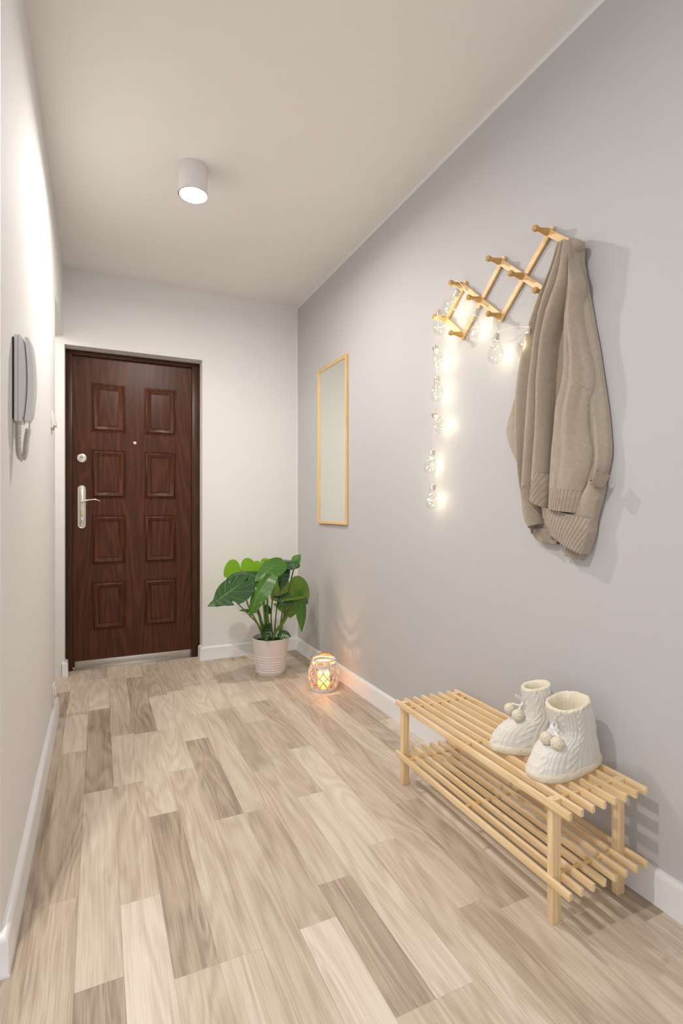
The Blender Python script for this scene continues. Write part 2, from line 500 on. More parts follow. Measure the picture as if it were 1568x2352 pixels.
# ------------------------------------------------------------------ front door
door = bpy.data.objects.new('door_1', None); COL.objects.link(door); door.location = (0.22, 3.72, 0)
WPOS[door.as_pointer()] = Vector(door.location); door['kind'] = 'structure'
FY = 3.695
f = MB()
f.box(DX0 + .001, -0.148, FY, 3.80, 0, DZ - .002, .003).box(0.583, DX1 - .001, FY, 3.80, 0, DZ - .002, .003).box(-0.148, 0.583, FY, 3.80, 1.992, DZ - .002, .003)
f.build('door_frame', m_doorframe, door)
LY = 3.722
d = MB(); d.box(-0.147, 0.582, LY, 3.77, 0.012, 1.991)
def panel(x0, x1, z0, z1):
    prof = [(0, 0), (.002, -.0032), (.005, -.0034), (.008, -.0004), (.0105, -.0004), (.015, -.0085), (.021, -.0115), (.040, -.003), (.042, -.0005), (.044, -.0005), (.046, -.0042), (.05, -.0045)]
    rows = []
    for e, y in prof:
        rows.append([(x0 + e, LY + y - .0003, z0 + e), (x1 - e, LY + y - .0003, z0 + e), (x1 - e, LY + y - .0003, z1 - e), (x0 + e, LY + y - .0003, z1 - e)])
    d.grid(rows, wrap=True)
    b = len(d.v) - 4; d.f.append((b, b + 1, b + 2, b + 3))
for x0, x1 in ((-0.042, 0.164), (0.276, 0.482)):
    for z0, z1 in ((1.514, 1.830), (1.085, 1.404), (0.659, 0.981), (0.237, 0.551)):
        panel(x0, x1, z0, z1)
d.build('door_leaf', m_door, door)

# handle plate with lever, lock cylinder, keyhole
px, pz0, pz1 = -0.0965, 0.893, 1.170
pl = MB(); rows = []
for e, y in ((0, 0), (0, -.004), (.0015, -.006), (.0065, -.007), (.0085, -.0055), (.0115, -.0055), (.0135, -.007)):
    ring = []; r = .0248 - e
    for k in range(32):
        a = 2 * pi * k / 32
        zc = pz1 - .0248 if sin(a) >= 0 else pz0 + .0248
        ring.append((px + r * cos(a), LY + y - .0003, zc + r * sin(a)))
    rows.append(ring)
pl.grid(rows, True); b = len(pl.v) - 32; pl.f.append(tuple(range(b, b + 32)))
plate = pl.build('handle_plate', m_nickel, door)
lv = MB(); lv.tube([(px + .002, LY - .006, 1.069), (px + .002, LY - .036, 1.069)], [.011, .008], 16)
path = smooth_path([(px - .004, LY - .040, 1.066), (px + .012, LY - .043, 1.068), (px + .045, LY - .044, 1.076), (px + .080, LY - .043, 1.079), (px + .104, LY - .041, 1.069)], 8)
lv.tube(path, [.0075 - .0035 * i / (len(path) - 1) for i in range(len(path))], 12)
lv.build('lever', m_chrome, plate)
k = MB(); k.lathe([(.0001, -.003), (.0075, -.003), (.0075, .004), (.006, .006), (.0001, .006)], 20, frame_to((px, LY - .009, .999), (0, -1, 0)))
k.box(px - .0055, px + .0055, LY - .016, LY - .008, .974, .998, .002)
k.build('lock_cylinder', m_brass, plate, label='brass lock cylinder')
k = MB(); k.lathe([(.0001, 0), (.0085, 0), (.008, .003), (.0035, .0035), (.003, .001), (.0001, .001)], 20, frame_to((px, LY - .0072, .956), (0, -1, 0))); k.build('keyhole_cover', m_chrome, plate)
for z in (1.147, .917):
    k = MB(); k.lathe([(.0001, .002), (.003, .002), (.0045, 0)], 14, frame_to((px, LY - .0072, z), (0, -1, 0))); k.build('screw', m_chrome, plate)
q = MB(); q.lathe([(.0295, 0), (.0295, .004), (.027, .008), (.024, .009), (.0001, .009)], 36, frame_to((-.0965, LY, 1.342), (0, -1, 0)))
ds = q.build('deadlock_rose', m_nickel, door)
q = MB(); q.sphere((-.0965, LY - .012, 1.349), .0085, 16, 10); q.build('lock_cylinder', m_chrome, ds)
q = MB(); q.lathe([(.0105, 0), (.0105, .003), (.008, .005), (.0001, .005)], 24, frame_to((.2195, LY, 1.456), (0, -1, 0)))
q.box(.2085, .2305, LY - .004, LY, 1.4525, 1.4595, .001)
q.build('peephole', m_nickel, door)
q = MB(); q.box(-.136, .583, LY - .006, LY + .02, .0, .052, .002); q.box(-.148, .583, FY - .004, LY, .0005, .004, .001)
q.build('threshold', m_steel, door, label='brushed steel threshold strip')

# ------------------------------------------------------------------ ceiling lamp
x, y, z = LAMP
L = thing('ceiling_lamp', (x, y, ZC), 'white cylindrical spot lamp mounted on the ceiling, lit', 'ceiling lamp')
q = MB(); q.lathe([(.0001, ZC), (.0585, ZC), (.0605, ZC - .003), (.0605, z + .003), (.059, z), (.0565, z), (.0555, z + .004), (.048, z + .028), (.034, z + .034), (.0001, z + .034)], 48, Matrix.Translation((x, y, 0)))
q.build('lamp_body', m_lampwhite, L)
q = MB(); q.lathe([(.0605, z + .002), (.0618, z + .001), (.0618, z - .002), (.058, z - .002), (.058, z + .002)], 48, Matrix.Translation((x, y, 0)), closed=True)
q.build('trim_ring', m_chrome, L)
q = MB(); q.lathe([(.0001, z + .0305), (.033, z + .0305), (.036, z + .0335), (.0001, z + .0338)], 32, Matrix.Translation((x, y, 0)))
q.build('light_source', m_bulb, L, label='glowing bulb face')

# ------------------------------------------------------------------ intercom handset, switch, socket
I = thing('intercom_phone', (XL, 1.567, 1.235), 'grey white intercom handset with coiled cord hanging on the left wall', 'intercom')
y0, y1, z0, z1 = 1.527, 1.607, 1.238, 1.454
q = MB(); q.box(XL + .0002, XL + .004, y0 + .006, y1 - .006, z0 + .006, z1 - .006); q.build('gap_shade', m_black, I, label='black shade of the gap behind the wall base')  # black sheet stands in for the shade behind the base
def bowed(b, xa, bow, ya, yb, za, zb, xin, n=14):
    rows = []
    for i in range(n + 1):
        s = i / n; z = za + (zb - za) * s
        e = .0025 * (1 if i in (0, n) else 0)
        xo = xa + bow * (1 - (2 * s - 1) ** 2) - (.004 if i in (0, n) else 0)
        xi = xin(s)
        rows.append([(xi, ya, z), (xo - .003, ya, z), (xo, ya + .006, z), (xo + .0005, (ya + yb) / 2, z), (xo, yb - .006, z), (xo - .003, yb, z), (xi, yb, z)])
    b.grid(rows, True)
    b.f.append(tuple(len(b.v) - 7 + i for i in range(7))); b.f.append(tuple(len(b.v) - 7 * (n + 1) + i for i in range(6, -1, -1)))
q = MB(); q.box(XL + .004, XL + .0125, y0, y1, z0, z1, .002); q.build('wall_base', m_grey_plastic, I)
q = MB(); bowed(q, XL + .024, .007, y0, y1, z0, z1, lambda s: XL + .013); q.build('cradle', m_grey_plastic, I)
q = MB(); bowed(q, XL + .040, .009, y0 + .003, y1 - .02, z0 + .003, z1 - .004, lambda s: XL + .026 + .007 * (1 - (2 * s - 1) ** 2)); q.build('handset', m_grey_plastic, I)
path = smooth_path([(XL + .012, 1.540, 1.239), (XL + .0115, 1.541, 1.19), (XL + .013, 1.543, 1.155), (XL + .020, 1.545, 1.143), (XL + .026, 1.545, 1.155), (XL + .029, 1.544, 1.19), (XL + .034, 1.543, 1.222)], 60)
hel = []; up = Vector((0, 1, 0)); acc = 0
for i in range(len(path) - 1):
    tdir = (path[min(i + 1, len(path) - 1)] - path[max(0, i - 1)]).normalized()
    w = tdir.cross(up).normalized()
    seg = (path[i + 1] - path[i]).length
    nsub = 3
    for s in range(nsub):
        p = path[i].lerp(path[i + 1], s / nsub)
        acc += seg / nsub / .0043 * 2 * pi
        hel.append(p + .0056 * (cos(acc) * up + sin(acc) * w))
q = MB(); q.tube(hel + [Vector((XL + .036, 1.543, 1.232)), Vector((XL + .036, 1.543, 1.243))], .0016, 6); q.build('coiled_cord', m_cord, I)

S = thing('light_switch', (XL, 2.76, 1.43), 'white rocker light switch at the far edge of the left wall', 'light switch')
q = MB(); q.box(XL, XL + .009, 2.700, 2.782, 1.385, 1.467, .002); q.build('switch_plate', m_plastic, S)
q = MB(); q.add([(XL + .008, 2.711, 1.397), (XL + .008, 2.771, 1.397), (XL + .021, 2.771, 1.397), (XL + .021, 2.711, 1.397), (XL + .008, 2.711, 1.456), (XL + .008, 2.771, 1.456), (XL + .011, 2.771, 1.456), (XL + .011, 2.711, 1.456)],
    [(0, 1, 2, 3), (4, 5, 6, 7), (0, 1, 5, 4), (1, 2, 6, 5), (2, 3, 7, 6), (3, 0, 4, 7)]); q.build('rocker', m_plastic, S)
S = thing('wall_socket', (XL, 2.80, .15), 'white power socket low on the left wall above the skirting end', 'socket')
q = MB(); q.box(XL, XL + .010, 2.757, 2.84, .115, .198, .002); q.build('socket_plate', m_plastic, S)
q = MB(); q.lathe([(.026, 0), (.026, .004), (.022, .004), (.021, -.006), (.0001, -.006)], 28, frame_to((XL + .0105, 2.798, .157), (1, 0, 0)))
q.build('socket_insert', m_plastic, S)

# ------------------------------------------------------------------ mirror
M_ = thing('wall_mirror', (XR, 2.96, .92), 'tall narrow mirror in light wooden frame on the grey right wall', 'mirror')
y0, y1, z0, z1 = 2.740, 3.172, .925, 1.918
fw, ft = .018, .016
q = MB()
rows = []
for e, t_ in ((0, .002), (0, ft), (.003, ft + .002), (.007, ft - .001), (fw - .004, ft), (fw, ft - .004), (fw, .004)):
    rows.append([(XR - t_, y0 + e, z0 + e), (XR - t_, y1 - e, z0 + e), (XR - t_, y1 - e, z1 - e), (XR - t_, y0 + e, z1 - e)])
q.grid(rows, True); q.build('frame', m_frame_z, M_)
q = MB(); q.box(XR - .009, XR - .0015, y0 + fw - .004, y1 - fw + .004, z0 + fw - .004, z1 - fw + .004); q.build('mirror_glass', m_mirror, M_, False)

# ------------------------------------------------------------------ shoe rack
R_ = thing('shoe_rack', (1.137, 1.29, 0), 'light pine two tier slatted shoe rack standing along the right wall', 'shoe rack')
YA, YZ = .884, 1.690
xs = [1.0015 + i * .0384 for i in range(8)]
XS = lambda y: (y - YA) / (YZ - YA) * .010 - .0015       # the rack stands a touch askew
def skew(b):
    b.v = [(p[0] + XS(p[1]), p[1], p[2]) for p in b.v]; return b
for zt in (.118, .306):
    for xc in xs:
        skew(MB().box(xc - .0052, xc + .0052, YA, YZ, zt - .0185, zt, .0012)).build('slat', m_pine_y, R_)
    for yd in (.957, 1.292, 1.618):
        skew(MB().tube([(xs[0] - .0045, yd, zt - .009), (xs[7] + .0045, yd, zt - .009)], .0047, 12)).build('dowel', m_pine_x, R_)
for y0 in (.943, 1.652):
    for xa, xb in ((xs[0] + .0053, xs[1] - .0053), (xs[6] + .0053, xs[7] - .0053)):
        skew(MB().box(xa - .0005 if 0 else xa, xb, y0, y0 + .019, 0, .304, .0015)).build('leg', m_pine_z, R_)

# ------------------------------------------------------------------ coat rack
K = thing('coat_rack', (XR, 1.45, 1.8), 'expanding wooden lattice coat rack with ten pegs on the right wall', 'coat rack')
TY = [1.674, 1.4565, 1.238]; MY = [1.783, 1.565, 1.347, 1.128]; BY = [1.674, 1.4565, 1.238]
TZ, MZ, BZ = 1.900, 1.803, 1.705
def bar(p, q, x0, x1, w, ext, name):
    a = Vector((0, p[0], p[1])); b = Vector((0, q[0], q[1])); dd = (b - a).normalized(); nn = Vector((0, -dd.z, dd.y))
    a = a - dd * ext; b = b + dd * ext; ring = []
    for c, sg in ((b, 1), (a, -1)):
        for kk in range(7):
            an = pi * (kk / 6) - pi / 2
            ring.append(c + sg * (dd * cos(an) * w * .8 + nn * sin(an) * w))
    m = len(ring); B = MB()
    vs = [(x0 + .0012, r.y, r.z) for r in [((r - (a + b) / 2) * 1 + (a + b) / 2) for r in ring]] + [(x1, r.y, r.z) for r in ring]
    B.add(vs, [tuple(range(m)), tuple(range(2 * m - 1, m - 1, -1))] + [(i, (i + 1) % m, m + (i + 1) % m, m + i) for i in range(m)])
    return B.build(name, m_rack, K)
XA, XB, XC_ = 1.294, 1.302, 1.311
fr = []
fr.append(bar((MY[0], MZ), (BY[0], BZ), XA, XB, .0105, .008, 'front_bar'))
fr.append(bar((TY[0], TZ), (BY[1], BZ), XA, XB, .0105, .008, 'front_bar'))
fr.append(bar((TY[1], TZ), (BY[2], BZ), XA, XB, .0105, .008, 'front_bar'))
fr.append(bar((TY[2], TZ), (MY[3], MZ), XA, XB, .0105, .008, 'front_bar'))
bar((TY[0], TZ), (MY[0], MZ), XB + .0002, XC_, .0095, .012, 'rear_bar')
bar((TY[1], TZ), (BY[0], BZ), XB + .0002, XC_, .0095, .012, 'rear_bar')
bar((TY[2], TZ), (BY[1], BZ), XB + .0002, XC_, .0095, .012, 'rear_bar')
bar((MY[3], MZ), (BY[2], BZ), XB + .0002, XC_, .0095, .012, 'rear_bar')
pegs = [(TY[i], TZ) for i in range(3)] + [(MY[i], MZ) for i in range(4)] + [(BY[i], BZ) for i in range(3)]
pprof = [(.0115, 0), (.0115, .004), (.0098, .012), (.0072, .026), (.0066, .034), (.0078, .039), (.0098, .044), (.0105, .049), (.0092, .054), (.005, .057), (.0001, .0575)]
for py, pz in pegs:
    MB().lathe(pprof, 20, frame_to((XA + .0005, py, pz), (-1, 0, 0))).build('peg', m_peg, K)
for yy, zz in ((TY[2] - .006, TZ + .012),):
    MB().tube([(XC_ - .001, yy, zz + .004), (1.3155, yy, zz + .004)], .0015, 8).build('nail', m_steel, K)

# ------------------------------------------------------------------ string lights
bulbs = [((1.262, 1.2810, 1.5954), (1.262, 1.2930, 1.547)), ((1.262, 1.4355, 1.6172), (1.262, 1.4377, 1.5624)),
 ((1.262, 1.5402, 1.7404), (1.258, 1.5591, 1.6818)), ((1.256, 1.6485, 1.8523), (1.250, 1.6881, 1.8065)),
 ((1.260, 1.7712, 1.8146), (1.256, 1.7598, 1.7549)), ((1.268, 1.8041, 1.682), (1.266, 1.7792, 1.6295)),
 ((1.268, 1.7947, 1.551), (1.266, 1.7947, 1.4997)), ((1.268, 1.8105, 1.4069), (1.268, 1.7761, 1.3613)),
 ((1.268, 1.8296, 1.2556), (1.268, 1.8426, 1.2064)), ((1.268, 1.8264, 1.1085), (1.268, 1.8328, 1.0528))]
G = thing('string_lights', (1.262, 1.65, 1.45), 'lit string of clear glass bulb lights draped over the coat rack pegs', 'string lights')
H = .052
gprof = [(.0112, .006), (.0115, 0.0), (.0120, -.006), (.0146, -.014), (.0195, -.024), (.0243, -.034), (.0268, -.045), (.0272, -.054), (.0255, -.064), (.0208, -.073), (.0130, -.0785), (.0001, -.0805)]
cprof = [(.0001, .014), (.007, .0135), (.0095, .011), (.0122, .010)]
for i in range(5):
    zz = .0085 - i * .0036; cprof += [(.0125, zz), (.0127, zz - .0009), (.0115, zz - .0018), (.0115, zz - .0024)]
cprof += [(.0122, -.0105), (.0122, -.012), (.0001, -.012)]
tops = []
rl = random.Random(11)
for c, g in bulbs:
    c = Vector(c); g = Vector(g); ax = (c - g).normalized()
    Mx = frame_to(c, ax); Mg = frame_to(c - ax * .010, ax)
    gb = MB().lathe(gprof, 28, Mg).build('light_bulb', m_glass, G)
    MB().lathe(cprof, 24, Mx).build('screw_cap', m_nickel, gb)
    pts = [Vector((0, 0, -.012))]; leds = []
    a0 = rl.uniform(0, 6)
    for s in range(24):
        f_ = s / 23; zz = -.014 - .062 * f_; rr = max(.001, .0035 + .0185 * sin(pi * min(1, max(0, (f_ - .15) / .85))))
        pts.append(Vector((rr * cos(a0 + f_ * 13), rr * sin(a0 + f_ * 13), zz)))
        if s in (6, 12, 16, 20, 23): leds.append(pts[-1])
    MB().tube([Mx @ p for p in pts], .00045, 5).build('fairy_wire', m_copper, gb)
    for p in leds:
        MB().sphere(Mx @ p, .0019, 8, 6).build('led', m_led, gb)
    tops.append(c + ax * .014)
def wire(pts, n=6): return smooth_path(pts, n)
wp = []
pegw = lambda py, pz, x=1.268: (x, py, pz + .0088)
o1 = wire([pegw(BY[2], BZ), (1.262, 1.262, 1.66), tuple(tops[0]), (1.262, 1.33, 1.622), (1.262, 1.39, 1.632), tuple(tops[1])])
o2 = wire([tuple(tops[0] + Vector((0, .004, -.004))), (1.264, 1.35, 1.585), (1.264, 1.40, 1.588), tuple(tops[1] + Vector((.003, -.004, -.012)))])
o3 = wire([tuple(tops[1]), (1.264, 1.45, 1.67), pegw(BY[1], BZ), (1.266, 1.49, 1.752), (1.262, 1.525, 1.772), tuple(tops[2]), (1.264, 1.552, 1.79), pegw(MY[1], MZ), (1.268, 1.60, 1.838), (1.266, 1.64, 1.888), pegw(TY[0], TZ), (1.252, 1.68, 1.885), (1.252, 1.66, 1.872), tuple(tops[3])])
o4 = wire([tuple(tops[3]), (1.258, 1.700, 1.875), (1.262, 1.765, 1.838), pegw(MY[0], MZ, 1.262), tuple(tops[4])])
o5 = wire([tuple(tops[4]), (1.266, 1.79, 1.76), (1.268, 1.806, 1.71), tuple(tops[5])])
for o in (o1, o2, o3, o4, o5): MB().tube(o, .0007, 5).build('wire', m_wire, G)
for a, b in zip(range(5, 9), range(6, 10)):
    p, q_ = bulbs[a][0], tops[b]
    m_ = (1.272, (p[1] + q_[1]) / 2 + .006, (p[2] + q_[2]) / 2)
    MB().tube(wire([(p[0] + .002, p[1] + .009, p[2] - .010), m_, tuple(q_)], 8), .0007, 5).build('wire', m_wire, G)

# ------------------------------------------------------------------ sweater
SW = thing('sweater', (1.29, 1.12, .87), 'beige woollen sweater with ribbed hems hanging from the coat rack', 'sweater')
SWEATER_CURVES = {
  'A': ([(1.2500,1.1085,1.8021),(1.2553,1.1132,1.7421),(1.2672,1.1237,1.6851),(1.2797,1.1358,1.6275),(1.2868,1.1433,1.5663),(1.2870,1.1432,1.5014),(1.2870,1.1384,1.4353),(1.2870,1.1303,1.3694),(1.2870,1.1150,1.3035),(1.2870,1.1000,1.2389),(1.2870,1.0893,1.1752),(1.2870,1.0836,1.1121),(1.2870,1.0805,1.0493)],
    [(1.2840,1.1204,1.8138),(1.2859,1.1005,1.7441),(1.2900,1.0897,1.6779),(1.2944,1.0798,1.6127),(1.2969,1.0679,1.5472),(1.2970,1.0545,1.4818),(1.2970,1.0443,1.4176),(1.2970,1.0335,1.3542),(1.2970,1.0243,1.2917),(1.2970,1.0177,1.2300),(1.2970,1.0154,1.1690),(1.2970,1.0288,1.1104),(1.2970,1.0453,1.0511)]),
  'F1': ([(1.2360,1.1400,1.8034),(1.2432,1.1670,1.7445),(1.2592,1.2164,1.6958),(1.2761,1.2708,1.6450),(1.2857,1.3118,1.5821),(1.2860,1.3386,1.5093),(1.2860,1.3572,1.4315),(1.2860,1.3627,1.3487),(1.2860,1.3617,1.2646),(1.2860,1.3500,1.1800),(1.2860,1.3436,1.0964),(1.2860,1.3280,1.0139),(1.2860,1.2959,0.9362)],
    [(1.2330,1.1258,1.7992),(1.2407,1.1544,1.7439),(1.2581,1.1989,1.6947),(1.2763,1.2364,1.6373),(1.2866,1.2645,1.5717),(1.2870,1.2812,1.4990),(1.2870,1.2917,1.4229),(1.2870,1.3023,1.3460),(1.2870,1.3079,1.2672),(1.2870,1.3154,1.1882),(1.2870,1.3231,1.1086),(1.2870,1.3230,1.0282),(1.2870,1.2933,0.9538)]),
  'F2': ([(1.2330,1.1258,1.7992),(1.2392,1.1485,1.7508),(1.2530,1.1867,1.7095),(1.2675,1.2206,1.6623),(1.2757,1.2433,1.6067),(1.2760,1.2599,1.5467),(1.2760,1.2718,1.4837),(1.2760,1.2807,1.4189),(1.2760,1.2905,1.3537),(1.2760,1.2952,1.2867),(1.2760,1.3010,1.2196),(1.2760,1.3074,1.1521),(1.2760,1.3141,1.0841)],
    [(1.2310,1.1109,1.7955),(1.2369,1.1253,1.7437),(1.2500,1.1498,1.6964),(1.2639,1.1840,1.6521),(1.2717,1.2101,1.6009),(1.2720,1.2237,1.5421),(1.2720,1.2320,1.4803),(1.2720,1.2404,1.4179),(1.2720,1.2439,1.3538),(1.2720,1.2494,1.2898),(1.2720,1.2559,1.2256),(1.2720,1.2634,1.1611),(1.2720,1.2693,1.0959)]),
  'F3': ([(1.2310,1.1109,1.7955),(1.2363,1.1248,1.7434),(1.2482,1.1481,1.6954),(1.2607,1.1810,1.6505),(1.2678,1.2064,1.5991),(1.2680,1.2199,1.5404),(1.2680,1.2282,1.4788),(1.2680,1.2365,1.4166),(1.2680,1.2400,1.3527),(1.2680,1.2455,1.2890),(1.2680,1.2520,1.2250),(1.2680,1.2595,1.1606),(1.2680,1.2653,1.0956)],
    [(1.2310,1.0957,1.7873),(1.2374,1.1002,1.7336),(1.2519,1.1126,1.6841),(1.2671,1.1393,1.6397),(1.2757,1.1668,1.5934),(1.2760,1.1872,1.5419),(1.2760,1.1954,1.4837),(1.2760,1.2010,1.4243),(1.2760,1.2055,1.3641),(1.2760,1.2068,1.3031),(1.2760,1.2083,1.2420),(1.2760,1.2111,1.1809),(1.2760,1.2145,1.1197)]),
  'M': ([(1.2360,1.1002,1.7904),(1.2450,1.1068,1.7319),(1.2653,1.1252,1.6793),(1.2865,1.1619,1.6326),(1.2986,1.1977,1.5823),(1.2990,1.2130,1.5201),(1.2990,1.2207,1.4538),(1.2990,1.2268,1.3865),(1.2990,1.2283,1.3178),(1.2990,1.2300,1.2490),(1.2990,1.2331,1.1802),(1.2990,1.2361,1.1112),(1.2990,1.2337,1.0419)],
    [(1.2360,1.0960,1.7861),(1.2450,1.1028,1.7281),(1.2653,1.1205,1.6756),(1.2865,1.1412,1.6222),(1.2986,1.1578,1.5642),(1.2990,1.1629,1.4997),(1.2990,1.1688,1.4351),(1.2990,1.1888,1.3746),(1.2990,1.2059,1.3118),(1.2990,1.2163,1.2458),(1.2990,1.2250,1.1787),(1.2990,1.2303,1.1106),(1.2990,1.2323,1.0419)]),
  'D': ([(1.2340,1.0943,1.7848),(1.2389,1.0974,1.7278),(1.2498,1.1068,1.6740),(1.2613,1.1179,1.6198),(1.2678,1.1294,1.5640),(1.2680,1.1339,1.5043),(1.2680,1.1388,1.4444),(1.2680,1.1530,1.3872),(1.2680,1.1730,1.3310),(1.2680,1.1826,1.2701),(1.2680,1.1922,1.2086),(1.2680,1.1983,1.1459),(1.2680,1.2023,1.0826)],
    [(1.2560,1.1078,1.7970),(1.2587,1.0951,1.7318),(1.2648,1.0792,1.6696),(1.2712,1.0882,1.6129),(1.2749,1.0833,1.5509),(1.2750,1.0699,1.4867),(1.2750,1.0559,1.4235),(1.2750,1.0509,1.3624),(1.2750,1.0649,1.3059),(1.2750,1.0654,1.2463),(1.2750,1.0542,1.1853),(1.2750,1.0619,1.1262),(1.2750,1.0818,1.0686)]),
  'bulge': ([(1.2750,1.3464,1.3855),(1.2750,1.3504,1.3531),(1.2750,1.3522,1.3202),(1.2750,1.3522,1.2869),(1.2750,1.3492,1.2534),(1.2750,1.3447,1.2198),(1.2750,1.3395,1.1864)],
    [(1.2880,1.3660,1.3847),(1.2899,1.3866,1.3538),(1.2920,1.4067,1.3218),(1.2920,1.4153,1.2860),(1.2920,1.4046,1.2479),(1.2920,1.3837,1.2112),(1.2920,1.3597,1.1762)]),
  'B': ([(1.2720,1.0581,1.0996),(1.2720,1.0693,1.0834),(1.2720,1.0808,1.0670),(1.2720,1.0899,1.0492),(1.2720,1.1006,1.0321),(1.2720,1.1160,1.0169),(1.2720,1.1316,1.0015)],
    [(1.2900,1.0337,1.0847),(1.2877,1.0366,1.0655),(1.2850,1.0411,1.0467),(1.2850,1.0478,1.0279),(1.2850,1.0534,1.0086),(1.2850,1.0588,0.9891),(1.2850,1.0683,0.9708)]),
  'cuff': ([(1.2580,1.0259,1.1260),(1.2580,1.0285,1.1194),(1.2580,1.0311,1.1127),(1.2580,1.0337,1.1060),(1.2580,1.0371,1.0996),(1.2580,1.0406,1.0933),(1.2580,1.0442,1.0869)],
    [(1.2760,1.0066,1.1128),(1.2760,1.0095,1.1069),(1.2760,1.0123,1.1011),(1.2760,1.0151,1.0952),(1.2760,1.0186,1.0896),(1.2760,1.0222,1.0839),(1.2760,1.0257,1.0783)]),
  'C1': ([(1.2760,1.3141,1.0880),(1.2769,1.3157,1.0644),(1.2780,1.3167,1.0408),(1.2780,1.3146,1.0172),(1.2780,1.3097,0.9940),(1.2780,1.3003,0.9719),(1.2780,1.2832,0.9529)],
    [(1.2720,1.2693,1.0969),(1.2739,1.2683,1.0755),(1.2760,1.2652,1.0544),(1.2760,1.2582,1.0336),(1.2760,1.2536,1.0125),(1.2760,1.2514,0.9913),(1.2760,1.2504,0.9700)]),
  'C2': ([(1.2680,1.2632,1.1447),(1.2680,1.2645,1.1295),(1.2680,1.2659,1.1143),(1.2680,1.2673,1.0992),(1.2680,1.2688,1.0840),(1.2680,1.2706,1.0688),(1.2680,1.2724,1.0535)],
    [(1.2760,1.2099,1.1269),(1.2751,1.2096,1.1091),(1.2740,1.2093,1.0913),(1.2740,1.2108,1.0736),(1.2740,1.2124,1.0559),(1.2740,1.2144,1.0381),(1.2740,1.2166,1.0204)]),
  'Dh': ([(1.2680,1.2016,1.0841),(1.2671,1.2010,1.0732),(1.2660,1.2003,1.0623),(1.2660,1.2008,1.0515),(1.2660,1.2015,1.0407),(1.2660,1.2023,1.0299),(1.2660,1.2030,1.0190)],
    [(1.2750,1.0818,1.0720),(1.2736,1.0840,1.0609),(1.2720,1.0859,1.0498),(1.2720,1.0894,1.0387),(1.2720,1.0931,1.0277),(1.2720,1.0968,1.0166),(1.2720,1.1005,1.0055)]),
  'K': ([(1.2940,1.2912,1.0874),(1.2949,1.2903,1.0642),(1.2960,1.2895,1.0410),(1.2960,1.2880,1.0178),(1.2960,1.2909,0.9946),(1.2960,1.2939,0.9714),(1.2960,1.2969,0.9480)],
    [(1.2940,1.0849,1.0796),(1.2949,1.0864,1.0511),(1.2960,1.0880,1.0224),(1.2960,1.1082,0.9999),(1.2960,1.1317,0.9778),(1.2960,1.1559,0.9550),(1.2960,1.1807,0.9316)]),
  'H': ([(1.2740,1.2415,1.0271),(1.2740,1.2384,1.0117),(1.2740,1.2353,0.9963),(1.2740,1.2288,0.9819),(1.2740,1.2212,0.9678),(1.2740,1.2122,0.9544),(1.2740,1.2027,0.9414)],
    [(1.2760,1.0608,0.9902),(1.2741,1.0624,0.9726),(1.2720,1.0637,0.9551),(1.2720,1.0685,0.9376),(1.2720,1.0747,0.9203),(1.2720,1.0812,0.9028),(1.2720,1.0879,0.8852)]),
  'N1': ([(1.2900,1.2952,0.9537),(1.2900,1.2957,0.9459),(1.2900,1.2962,0.9381),(1.2900,1.2934,0.9308),(1.2900,1.2892,0.9240),(1.2900,1.2819,0.9189),(1.2900,1.2747,0.9138)],
    [(1.2900,1.2211,0.9561),(1.2900,1.2192,0.9473),(1.2900,1.2176,0.9385),(1.2900,1.2168,0.9295),(1.2900,1.2148,0.9210),(1.2900,1.2080,0.9142),(1.2900,1.2012,0.9074)]),
  'N2': ([(1.2880,1.1608,0.9023),(1.2880,1.1615,0.8978),(1.2880,1.1623,0.8933),(1.2880,1.1630,0.8888),(1.2880,1.1638,0.8843),(1.2880,1.1647,0.8798),(1.2880,1.1655,0.8753)],
    [(1.2880,1.1046,0.8863),(1.2880,1.1050,0.8833),(1.2880,1.1054,0.8803),(1.2880,1.1059,0.8773),(1.2880,1.1066,0.8743),(1.2880,1.1075,0.8713),(1.2880,1.1084,0.8683)]),
}
def pl_at(P, t):
    n = len(P) - 1; a = min(n - 1e-6, max(0, t * n)); i = int(a); f_ = a - i
    p0, p1, p2, p3 = P[max(0, i - 1)], P[i], P[i + 1], P[min(n, i + 2)]
    return Vector([0.5 * (2 * b + (c - a_) * f_ + (2 * a_ - 5 * b + 4 * c - d_) * f_ ** 2 + (3 * b - a_ - 3 * c + d_) * f_ ** 3) for a_, b, c, d_ in zip(p0, p1, p2, p3)])
